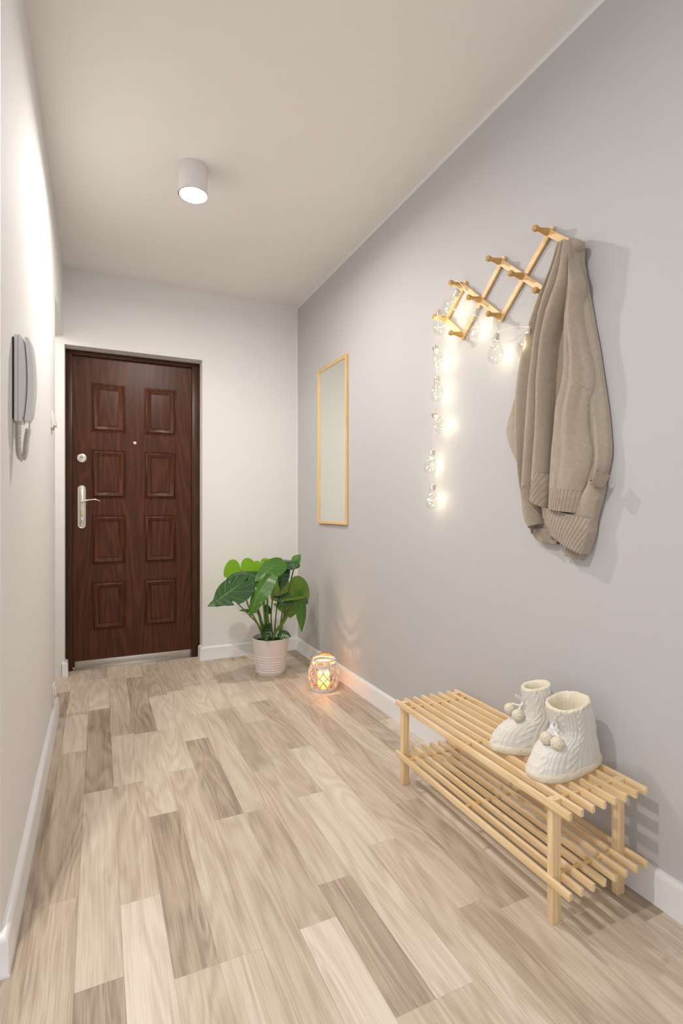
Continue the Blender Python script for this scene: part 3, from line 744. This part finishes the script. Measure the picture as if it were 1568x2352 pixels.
def sheet(b, key, bulge, nu=36, nv=90, ribs=0, slant=0.0, amp=.0022, folds=(), pw=.6, t0=0.0, t1=1.0, skirt=True, top=.35, turn=True, over=False, taper=None, seams=(), skd=.06):
    Lc, Rc = SWEATER_CURVES[key]; rows = []
    for j in range(nv + 1):
        t = t0 + (t1 - t0) * j / nv
        l = pl_at(Lc, t); r = pl_at(Rc, t); row = []
        w = top + (1 - top) * min(1, t / .3)
        if skirt: row.append(Vector((min(1.309, l.x + skd), l.y + .002, l.z)))
        for i in range(nu + 1):
            u = i / nu; p = l.lerp(r, u)
            o = bulge * w * max(0, sin(pi * u)) ** pw
            for u0, wd, am, ta, tb in folds:
                k_ = max(0.0, min(1, (t - ta) / .12)) * max(0.0, min(1, (tb - t) / .12 + .001))
                o += am * k_ * math.exp(-((u - u0) / wd) ** 2)
            if ribs:
                ph = ribs * (u + slant * t)
                o += amp * abs(sin(pi * ph)) ** .5 - amp
            n_ = noise.noise(Vector((p.y * 22, p.z * 9, 3.1)))
            for s0, s1, ua, ub in seams:
                if ua <= u <= ub:
                    o -= .0028 * math.exp(-((t - (s0 + (s1 - s0) * u)) / .0035) ** 2)
            if taper: o *= 1 - taper * max(0.0, min(1.0, (t - .72) / .2))
            o += .0022 * n_ + .0007 * noise.noise(Vector((p.y * 260, p.z * 260, 1.0)))
            row.append(p + Vector((-o, 0, 0)))
        if skirt: row.append(Vector((min(1.309, r.x + skd), r.y - .001, r.z)))
        rows.append(row)
    if over:                                              # the top rolls back over the peg
        r0 = rows[0]; pre = []
        for k in range(10, 0, -1):
            a = pi * .62 * k / 10
            pre.append([p + Vector(((1.2995 - p.x) * (1 - cos(a)) / 1.4, .004 * (1 - cos(a)), .013 * sin(a) - .003 * (1 - cos(a)))) for p in r0])
        rows = pre + rows
    if skirt and turn:                                   # hem turns in towards the inside
        last = rows[-1]
        rows.append([p + Vector((min(.004, 1.309 - p.x), 0, -.001)) for p in last])
        rows.append([p + Vector((min(.009, 1.309 - p.x), 0, .012)) for p in last])
    b.grid(rows); return b
body = MB()
sheet(body, 'F1', .028, 44, 170, folds=[(.55, .2, .006, .2, .9)], pw=.75, over=True, taper=.85)
sheet(body, 'F2', .034, 38, 170, pw=.75, turn=False, over=True)
sheet(body, 'F3', .036, 44, 170, folds=[(.30, .13, .004, .1, .7)], pw=.7, turn=False, over=True)
sheet(body, 'M', .002, 14, 120, over=True)
sheet(body, 'D', .033, 64, 330, folds=[(.20, .09, .007, .1, .95), (.60, .11, .006, .35, .9), (.42, .07, -.006, .3, 1.1), (.82, .07, -.005, .3, .8)], turn=False, over=True, pw=.7, seams=((.52, .60, .1, .97),), skd=.016)
sheet(body, 'K', .001, 20, 20)
body.sphere((1.268, 1.108, 1.786), 1.0, 36, 24, (.030, .025, .0215))
body.build('body', m_knit, SW, 'all')
sl = MB(); sheet(sl, 'A', .015, 50, 200, folds=[(.72, .10, .006, .45, 1.0), (.45, .10, -.005, .5, 1.0)], turn=False, over=True, top=1.0, skd=.014)
sl.build('sleeve', m_knit, SW, 'all')
sl = MB(); sheet(sl, 'B', .010, 30, 50, top=1.0, turn=False); sl.build('sleeve_end', m_knit, SW, 'all')
sl = MB(); sheet(sl, 'bulge', .012, 20, 50, top=1.0, turn=False); sl.build('sleeve', m_knit, SW, 'all')
for key, bul, rb, sln, nm, nu, pw in (('C1', .034, 8, -.75, 'ribbed_hem', 130, .75), ('C2', .036, 6, .75, 'ribbed_hem', 110, .7), ('Dh', .033, 12, 0.0, 'ribbed_hem', 190, .7), ('cuff', .009, 5, 0.0, 'cuff', 90, .6), ('H', .020, 15, .25, 'cuff', 220, .6), ('N1', .003, 9, 0, 'ribbed_hem', 130, .6), ('N2', .003, 7, 0, 'ribbed_hem', 110, .6)):
    hb = MB(); sheet(hb, key, bul, nu, 40, ribs=rb, slant=sln, amp=.0062 if key == 'C1' else .0046, top=1.0, pw=pw, skd=.012 if key == 'cuff' else .016 if key == 'Dh' else .06); hb.build(nm, m_knit, SW, 'all')

# ------------------------------------------------------------------ slipper boots
def boot(loc, ang, label, sl, sc, pom):
    root = thing('slipper_boot', loc, label, 'boot', 'pair of slipper boots on the rack')
    ca, sa = cos(ang), sin(ang)
    T = lambda p: Vector((loc[0] + sc[0] * (p[0] * ca - p[1] * sa), loc[1] + sc[0] * (p[0] * sa + p[1] * ca), loc[2] + p[2] * sc[1]))
    def outline(xb, xf, w, k, n, e=2.35, toe=.12):
        a = 2 * pi * k / n
        c, s = cos(a), sin(a)
        x = (abs(c) ** (2 / e)) * (1 if c > 0 else -1); y = (abs(s) ** (2 / e)) * (1 if s > 0 else -1)
        cx, hx = (xb + xf) / 2, (xf - xb) / 2
        return (cx + hx * x, w * y * (1 + toe * x * (1 if hx > .07 else .2)))
    def interp(z):
        for i in range(len(sl) - 1):
            a, b = sl[i], sl[i + 1]
            if a[0] <= z <= b[0]:
                q0 = sl[max(0, i - 1)]; q3 = sl[min(len(sl) - 1, i + 2)]
                t_ = (z - a[0]) / (b[0] - a[0])
                return [a[m] + (b[m] - a[m]) * t_ for m in (1, 2, 3)]
        return list(sl[-1][1:])
    n = 360; rows = []; zs = []
    z = .014
    while z < .1765: zs.append(z); z += .0010
    for z in zs:
        xb, xf, w = interp(z); row = []
        for k in range(n):
            x, y = outline(xb, xf, w, k, n)
            a = 2 * pi * k / n
            tilt = .20 * max(0, min(1, (z - .09) / .08)) * (-x)
            # cable knit: ribs down the sides with braided cables between them
            s_ = a / (2 * pi) * 36
            d_ = .0019 * (abs(sin(pi * s_)) ** .6)
            ph = (a / (2 * pi) * 6) % 1.0
            if ph < .42:
                q_ = ph / .42; zz = z * 150
                b1 = math.exp(-((q_ - (.5 + .26 * sin(zz))) / .17) ** 2); b2 = math.exp(-((q_ - (.5 - .26 * sin(zz))) / .17) ** 2)
                d_ = .0028 * max(b1 * (1.0 if cos(zz) > 0 else .7), b2 * (.7 if cos(zz) > 0 else 1.0))
            d_ += .0012 * noise.noise(Vector((x * 30, y * 30, z * 30 + loc[1])))
            cx = (xb + xf) / 2; L_ = max(.02, sqrt((x - cx) ** 2 + y * y))
            sc_ = 1 + d_ / L_
            row.append(T((cx + (x - cx) * sc_, y * sc_, z + tilt)))
        rows.append(row)
    b = MB(); b.grid(rows, True); b.build('boot_upper', m_bootknit, root, 'all')
    # seam between foot and shaft
    # fleece sole edge
    rows = []
    for j in range(15):
        th = pi * j / 14 - pi / 2
        z = .0105 + .0105 * sin(th); xb, xf, w = interp(max(.012, z)); row = []
        for k in range(180):
            r_ = .0005 + .0042 * cos(th)
            x, y = outline(xb - r_, xf + r_, w + r_, k, 180)
            nn = .0016 * noise.noise(Vector((x * 190, y * 190, z * 190))) + .0012 * noise.noise(Vector((x * 420, y * 420, z * 420)))
            cx = (xb + xf) / 2; L_ = sqrt((x - cx) ** 2 + y * y); x = cx + (x - cx) * (1 + nn / L_); y *= 1 + nn / L_
            row.append(T((x, y, max(0.0004, z + nn * .4 * (1 if j else 0)))))
        rows.append(row)
    b = MB(); b.grid(rows, True)
    b.f.append(tuple(range(179, -1, -1))); b.f.append(tuple(len(rows) * 180 - 180 + k for k in range(180)))
    b.build('fleece_sole', m_fleece, root, 'all')
    # fleece lining: rolls over the rim and down inside
    rows = []
    xb, xf, w = interp(.17)
    seq = [(.0004, .004), (.0004, .0065), (-.0010, .0095), (-.0045, .0112), (-.009, .0098), (-.013, .005), (-.016, -.004), (-.018, -.02), (-.021, -.045), (-.03, -.07)]
    for o_, dz in seq:
        row = []
        for k in range(140):
            x, y = outline(xb - o_, xf + o_, w + o_, k, 140)
            z = .170 + dz
            nn = .0022 * noise.noise(Vector((x * 150, y * 150, z * 150 + 3)))
            nl = .005 * noise.noise(Vector((x * 40, y * 40, 1.7 + loc[1])))
            x *= 1 + (nn + (nl if o_ < -.005 else 0)) / .05; y *= 1 + (nn + (nl if o_ < -.005 else 0)) / .05
            row.append(T((x, y, z + .20 * (-x) + nn * .6)))
        rows.append(row)
    b = MB(); b.grid(rows, True); b.f.append(tuple(len(rows) * 140 - 140 + k for k in range(140)))
    b.build('fleece_lining', m_fleece, root, 'all')
    # ribbon tie and pompoms in front
    def ribbon(pts, w_, nm='ribbon'):
        pts = smooth_path([T(p) for p in pts], 8); rows = []
        for i, p in enumerate(pts):
            t_ = (pts[min(i + 1, len(pts) - 1)] - pts[max(i - 1, 0)]).normalized()
            sd = t_.cross(Vector((-.75, -.6, .15))).normalized()
            fw_ = t_.cross(sd).normalized() * .0006
            rows.append([p - sd * w_ + fw_, p + sd * w_ + fw_, p + sd * w_ - fw_, p - sd * w_ - fw_])
        MB().grid(rows, True).build(nm, m_ribbon, root)
    fx = interp(.135)[1]
    kn = (fx + .004, sl_y, .138)
    b = MB(); b.sphere(T(kn), .0045, 12, 8, (1, 1, 1.4)); b.build('ribbon_knot', m_ribbon, root)
    ribbon([kn, (fx + .016, sl_y + .012, .150), (fx + .030, sl_y + .020, .156), (fx + .030, sl_y + .014, .152), (fx + .014, sl_y + .006, .141), kn], .0024, 'ribbon_loop')
    p1 = (fx + .030 + pom[0], sl_y + pom[1], .094 + pom[4]); p2 = (fx + .016 + pom[2], sl_y + pom[3], .090 + pom[4])
    ribbon([kn, (fx + .012, sl_y + .008, .125), (p1[0] - .006, p1[1] - .003, p1[2] + .014)], .0022)
    ribbon([kn, (fx + .009, sl_y - .008, .120), (p2[0] - .003, p2[1] + .001, p2[2] + .015)], .0028)
    for pp, rr in ((p1, .0165), (p2, .0175)):
        bm = bmesh.new(); bmesh.ops.create_icosphere(bm, subdivisions=5, radius=1)
        c_ = T(pp)
        for v in bm.verts:
            dv = v.co.normalized()
            v.co = c_ + dv * rr * sc[0] * (1 + .09 * noise.noise(dv * 3 + Vector((rr * 900, 0, 0))) + .10 * noise.noise(dv * 14) + .05 * noise.noise(dv * 34))
        MB().bm(bm).build('pompom', m_fleece, root, 'all')
    return root
sl_y = 0.0
slices = [(0.0, -.120, .128, .048), (.012, -.126, .136, .054), (.022, -.124, .134, .053), (.034, -.121, .129, .052), (.048, -.117, .117, .050), (.060, -.113, .110, .0495),
          (.071, -.109, .095, .0485), (.081, -.105, .076, .0475), (.090, -.101, .057, .0465), (.098, -.097, .044, .0455), (.115, -.089, .037, .0465), (.14, -.076, .044, .049), (.175, -.062, .056, .053)]
boot((1.172, 1.050, .3062), pi + .09, 'white cable knit boot nearest the camera, wide open top', slices, (1.0, 1.0), (.006, -.004, .014, .026, .0))
slices2 = [(0.0, -.118, .128, .042), (.012, -.124, .136, .047), (.022, -.122, .134, .046), (.034, -.119, .130, .045), (.048, -.114, .118, .0435), (.060, -.108, .108, .043),
           (.071, -.101, .092, .042), (.081, -.093, .072, .041), (.090, -.086, .052, .040), (.098, -.081, .039, .039), (.115, -.070, .031, .039), (.14, -.055, .034, .039), (.175, -.043, .042, .041)]
boot((1.172, 1.165, .3062), pi - .50, 'white cable knit boot behind the other, narrow top, toe turned outward', slices2, (.95, 1.06), (.010, -.018, .010, .024, .012))

# ------------------------------------------------------------------ potted plant
PC = Vector((.972, 3.142, 0))
PL = thing('potted_plant', tuple(PC), 'green leafy monstera in a ribbed white pot in the far corner', 'plant')
prof = [(.0001, .003), (.080, .003), (.083, 0), (.0865, .004), (.0875, .012)]
for i in range(7):
    zz = .018 + i * .0155; r0 = .0877 + .0245 * (zz / .225)
    prof += [(r0, zz), (r0 + .0019, zz + .004), (r0 + .0019, zz + .010), (r0 - .0005, zz + .014)]
prof += [(.1015, .132), (.1115, .215), (.1135, .222), (.1130, .226), (.1105, .226), (.1085, .220), (.106, .19)]
MB().lathe(prof, 64, Matrix.Translation(PC)).build('pot', m_pot, PL)
rows = []
for j in range(9):
    rows.append([(PC.x + .1055 * j / 8 * cos(2 * pi * k / 40), PC.y + .1055 * j / 8 * sin(2 * pi * k / 40), .196 + .008 * noise.noise(Vector((j, cos(k / 40 * 6.28) * 2, sin(k / 40 * 6.28) * 2)))) for k in range(40)])
MB().grid(rows, True).build('soil', m_soil, PL, 'all')
def leaf(base, tip, width, nrm, mat, droop=.12, fold=.25, lobe=.22, splits=(), bend=0.0, side=0.0, curl=0.0):
    base = Vector(base); tip = Vector(tip); ax = tip - base; Ln = ax.length; ax.normalize()
    nn = Vector(nrm); nn = (nn - ax * nn.dot(ax)).normalized(); sd = ax.cross(nn)
    ns, nj = 44, 12; rows = {}
    b = MB(); th = .0006
    def pt(a, c, sgn):
        aa = a / Ln
        z = -droop * Ln * max(0, aa) ** 2 + (droop * .35 * Ln * max(0, aa)) - fold * abs(c) * (1 if True else 0) + curl * c * c / max(width, .01)
        z += .0007 * sin(aa * 34) * min(1, abs(c) / (width * .3))
        return base + ax * (a) + sd * (c * sgn + side * Ln * max(0, aa) ** 2) + nn * z
    def bez(p, s):
        a_, b_, c_, d_ = p; q = 1 - s
        return [q ** 3 * w + 3 * q * q * s * x + 3 * q * s * s * y + s ** 3 * z for w, x, y, z in zip(a_, b_, c_, d_)]
    hw = width * .62
    seg1 = ((0, 0), (-lobe * 1.5 * Ln, .05 * hw), (-lobe * 1.15 * Ln, hw), (.28 * Ln, hw))
    seg2 = ((.28 * Ln, hw), (.62 * Ln, hw), (.86 * Ln, .30 * hw), (Ln, 0))
    for sgn in (1, -1):
        grid = []
        for i in range(ns + 1):
            s = i / ns
            ma, mc = bez(seg1, s / .5) if s <= .5 else bez(seg2, (s - .5) / .5)
            cut = 1.0
            for sp_, dp, sg in splits:
                if sg in (0, sgn):
                    cut *= 1 - dp * math.exp(-((s - sp_) / .018) ** 4)
            grid.append([pt(Ln * s * (1 - j / nj * cut) + ma * (j / nj * cut), mc * (j / nj) * cut, sgn) for j in range(nj + 1)])
        b.grid(grid)
    o = b.build('leaf', mat, PL, 'all', fix=False)
    at_ = o.data.attributes.new('leafuv', 'FLOAT_VECTOR', 'POINT')
    for sg_ in range(2):
        for i in range(ns + 1):
            for j in range(nj + 1):
                at_.data[sg_ * (ns + 1) * (nj + 1) + i * (nj + 1) + j].vector = (i / ns, j / nj, 1.0)
    return o
def petiole(pts, r0, r1):
    p = smooth_path(pts, 8); n_ = len(p)
    return MB().tube(p, [r0 + (r1 - r0) * i / (n_ - 1) for i in range(n_)], 8).build('stem', m_stem, PL)
UP = (0, 0, 1); C_ = (-.30, -.90, .25)
leaf((.750, 2.950, .600), (.565, 2.905, .502), .150, (-.25, -.66, .60), m_leaf_dark, .10, .30, .26, [(.45, .5, 1), (.62, .5, -1)])
leaf((.690, 3.020, .525), (.553, 2.992, .480), .085, (.25, -.25, .9), m_leaf_mid, .15, .35, .12, [(.55, .6, 1)])
leaf((.800, 3.025, .632), (.640, 2.985, .600), .105, (-.1, -.55, .85), m_leaf_dark, .18, .25, .2)
leaf((.827, 3.320, .632), (.848, 3.333, .455), .180, (-.25, -.95, -.05), m_leaf_bright, .05, -.10, .42, [(.5, .5, 1), (.66, .45, -1)])
leaf((.960, 3.325, .665), (1.008, 3.303, .500), .125, (-.2, -.95, .1), m_leaf_bright, .05, -.08, .16, [(.42, .6, 1), (.58, .65, 1), (.5, .5, -1), (.7, .5, -1)])
leaf((.985, 2.962, .705), (.808, 2.930, .622), .105, (.25, -.55, .75), m_leaf_mid, .30, .20, .1)
leaf((1.095, 3.023, .695), (.890, 3.025, .715), .115, (.0, -.33, .95), m_leaf_dark, .05, .28, .12)
leaf((1.080, 3.025, .692), (1.118, 3.005, .742), .050, (-.5, -.8, .4), m_leaf_mid, .1, .2, .05)
leaf((.860, 2.965, .600), (.785, 2.997, .656), .095, (.35, -.75, .45), m_leaf_dark, .1, .2, .24)
leaf((.882, 2.900, .622), (.737, 2.852, .440), .095, (-.55, -.55, .65), m_leaf_mid, .34, .35, .16, [(.5, .45, 1), (.65, .4, -1)])
leaf((1.133, 3.244, .522), (1.136, 3.243, .304), .205, (-.35, -.92, .05), m_leaf_olive, .04, -.06, .30, [(.6, .4, 1)])
leaf((1.022, 3.034, .662), (.986, 3.003, .528), .062, (-.6, -.7, .2), m_leaf_dark, .12, .5, .12)
leaf((1.075, 2.990, .690), (.962, 3.014, .664), .065, (.1, -.5, .9), m_leaf_dark, .1, .3, .15)
leaf((1.100, 2.975, .515), (1.105, 2.882, .298), .085, (.45, -.75, .5), m_leaf_mid, .22, .22, .1)
leaf((1.105, 2.952, .480), (.960, 2.904, .478), .066, (-.1, -.45, -.85), m_leaf_olive, .1, .15, .12)
leaf((1.095, 2.962, .474), (1.108, 2.955, .556), .030, (-.8, -.5, .1), m_leaf_mid, .05, .3, .05)
leaf((.968, 2.944, .290), (1.018, 2.892, .276), .050, (.0, -.75, .6), m_leaf_dark, .15, .2, .2)
leaf((.855, 3.077, .404), (.757, 3.065, .430), .040, (.1, -.3, .9), m_leaf_mid, .2, .2, .05)
leaf((.872, 3.122, .520), (.918, 3.048, .508), .050, (.1, -.6, .8), m_leaf_dark, .1, .2, .15)
leaf((1.012, 3.004, .500), (.927, 2.986, .504), .040, (.1, -.35, .9), m_leaf_dark, .15, .2, .1)
leaf((1.160, 3.10, .475), (1.180, 3.037, .430), .055, (.3, -.8, .5), m_leaf_dark, .1, .25, .2)
leaf((.925, 3.098, .424), (.951, 3.065, .379), .034, (-.3, -.8, .5), m_leaf_dark, .1, .3, .15)
leaf((1.03, 2.95, .50), (.940, 2.925, .448), .070, (.1, -.6, .75), m_leaf_dark, .15, .25, .2)
leaf((.92, 3.06, .32), (.895, 3.00, .235), .05, (-.6, -.6, .3), m_leaf_dark, .1, .3, .15)
s0 = lambda dx, dy: (PC.x + dx, PC.y + dy, .195)
petiole([s0(-.05, -.02), (.885, 3.07, .30), (.80, 3.03, .40), (.70, 2.99, .502)], .0055, .0028)
petiole([s0(-.045, -.03), (.87, 3.06, .32), (.80, 3.01, .44), (.755, 2.96, .56), (.752, 2.952, .598)], .006, .003)
petiole([s0(-.03, .0), (.895, 3.10, .36), (.85, 3.08, .50), (.802, 3.028, .632)], .006, .003)
petiole([s0(-.03, .03), (.90, 3.18, .38), (.86, 3.26, .54), (.828, 3.318, .63)], .0065, .0035)
petiole([s0(-.01, .03), (.95, 3.20, .42), (.955, 3.27, .58), (.960, 3.322, .664)], .006, .003)
petiole([s0(-.015, -.045), (.925, 3.05, .36), (.905, 2.99, .50), (.882, 2.905, .620)], .0095, .0035)
petiole([s0(-.03, -.03), (.905, 3.05, .36), (.88, 3.0, .5), (.862, 2.968, .600)], .006, .003)
petiole([s0(.01, -.02), (.955, 3.08, .36), (.965, 3.05, .55), (.970, 2.99, .68), (.985, 2.964, .704)], .005, .003)
petiole([s0(.05, -.01), (1.045, 3.10, .36), (1.072, 3.06, .56), (1.090, 3.03, .68), (1.085, 3.022, .693)], .0065, .0035)
petiole([s0(.045, -.03), (1.03, 3.07, .34), (1.07, 3.01, .44), (1.100, 2.975, .512)], .010, .004)
petiole([s0(.06, .02), (1.06, 3.18, .36), (1.11, 3.235, .46), (1.133, 3.245, .520)], .006, .003)
petiole([s0(.02, .0), (1.0, 3.10, .42), (1.02, 3.05, .58), (1.024, 3.036, .660)], .0045, .0025)
petiole([s0(.02, -.05), (.985, 3.05, .24), (.97, 2.95, .292)], .003, .002)
petiole([s0(-.02, -.01), (.90, 3.09, .34), (.858, 3.078, .404)], .003, .002)
petiole([s0(-.005, .0), (.935, 3.12, .38), (.875, 3.122, .519)], .0035, .002)
petiole([s0(.03, -.04), (1.01, 3.03, .33), (1.06, 2.98, .42), (1.100, 2.955, .480)], .006, .003)
petiole([s0(-.012, -.06), (.972, 3.05, .27), (1.02, 3.02, .34), (1.04, 3.0, .39)], .012, .005)

# ------------------------------------------------------------------ lantern and candle
LC = Vector((1.157, 2.735, 0))
N_ = thing('lantern', tuple(LC), 'round white wicker candle lantern on the floor beside the skirting', 'lantern')
MT = Matrix.Translation(LC)
rb = lambda z: .068 + .0185 * sin(pi * min(1, max(0, (z - .012) / .138))) ** .8 - .004 * (z / .15)
MB().lathe([(.0001, .004), (.064, .004), (.066, .012), (.072, .04), (.077, .075), (.072, .11), (.062, .138), (.058, .150), (.0592, .164), (.0575, .164), (.0563, .15), (.06, .138), (.070, .11), (.075, .075), (.070, .04), (.0645, .014), (.0001, .010)], 48, MT).build('glass_jar', m_jar, N_)
b = MB(); b.lathe([(.0665, .001), (.0735, .001), (.0748, .004), (.0745, .016), (.073, .019), (.0665, .019)], 48, MT, closed=True); b.build('base_ring', m_wicker, N_)
b = MB(); b.lathe([(.0625, .133), (.0700, .131), (.0710, .136), (.0705, .148), (.0690, .151), (.0625, .149)], 48, MT, closed=True); b.build('neck_band', m_wicker, N_)
b = MB(); rim = [(LC.x + .0625 * cos(2 * pi * k / 48), LC.y + .0625 * sin(2 * pi * k / 48), .168 + .0015 * sin(k * 2.4)) for k in range(49)]
b.tube(rim, .0052, 8, False); b.build('rim', m_wicker, N_)
for fam in (1, -1):
    for k in range(12):
        st = MB()
        for dw in (-.0022, .0022):
            pts = []
            for i in range(25):
                s = i / 24; z = .015 + .120 * s
                a = 2 * pi * k / 12 + fam * (.62 * sin(pi * (s - .5)) * .5 + .35 * s) + dw / .08 + .1
                r_ = rb(z) + .002 + fam * .0012
                pts.append((LC.x + r_ * cos(a), LC.y + r_ * sin(a), z))
            st.tube(pts, .0021, 6)
        st.build('wicker_strand', m_wicker, N_)
b = MB()
for a in (2.55, -.59):
    p = Vector((LC.x + .071 * cos(a), LC.y + .071 * sin(a), .142))
    b.tube([p + .007 * Vector((cos(t_) * cos(a), cos(t_) * sin(a), sin(t_))) for t_ in [2 * pi * i / 16 for i in range(17)]], .0016, 6, False)
hp = []
for i in range(21):
    t_ = pi * i / 20; aa = 2.55
    side = Vector((cos(aa), sin(aa), 0)); bk = Vector((-sin(aa) * -1, cos(aa) * -1, 0))
    bk = Vector((.55, .83, 0))
    hp.append(LC + side * .074 * cos(t_) + bk * .062 * sin(t_) + Vector((0, 0, .145 + .038 * sin(t_))))
b.tube(hp, .0014, 6); hd = b.build('handle_wire', m_wire, N_)
MB().tube(hp[6:15], [.005, .0066, .0068, .0062, .0066, .0062, .0068, .0066, .005], 10).build('handle_grip', m_rattan, hd, label='tan rattan grip')
a = 2.75; p = Vector((LC.x + .0655 * cos(a), LC.y + .0655 * sin(a), .170))
MB().tube([p, p + Vector((-.002, .001, .010)), p + Vector((.0, .0, .018))], [.005, .006, .0035], 8).build('handle_knot', m_rattan, N_, label='tan rattan knot')
CD = thing('candle', (LC.x, LC.y, .0105), 'lit yellow pillar candle inside the white wicker lantern', 'candle')
MB().lathe([(.0001, .0108), (.033, .0108), (.034, .013), (.034, .092), (.0325, .095), (.0305, .093), (.029, .06), (.026, .034), (.0001, .030)], 36, MT).build('wax', m_wax, CD)
MB().tube([(LC.x, LC.y, .030), (LC.x + .001, LC.y, .046)], .0009, 6).build('wick', m_black, CD)
MB().lathe([(.0001, .0435), (.003, .046), (.0045, .050), (.0038, .055), (.0018, .060), (.0001, .063)], 16, MT).build('flame', m_flame, CD)
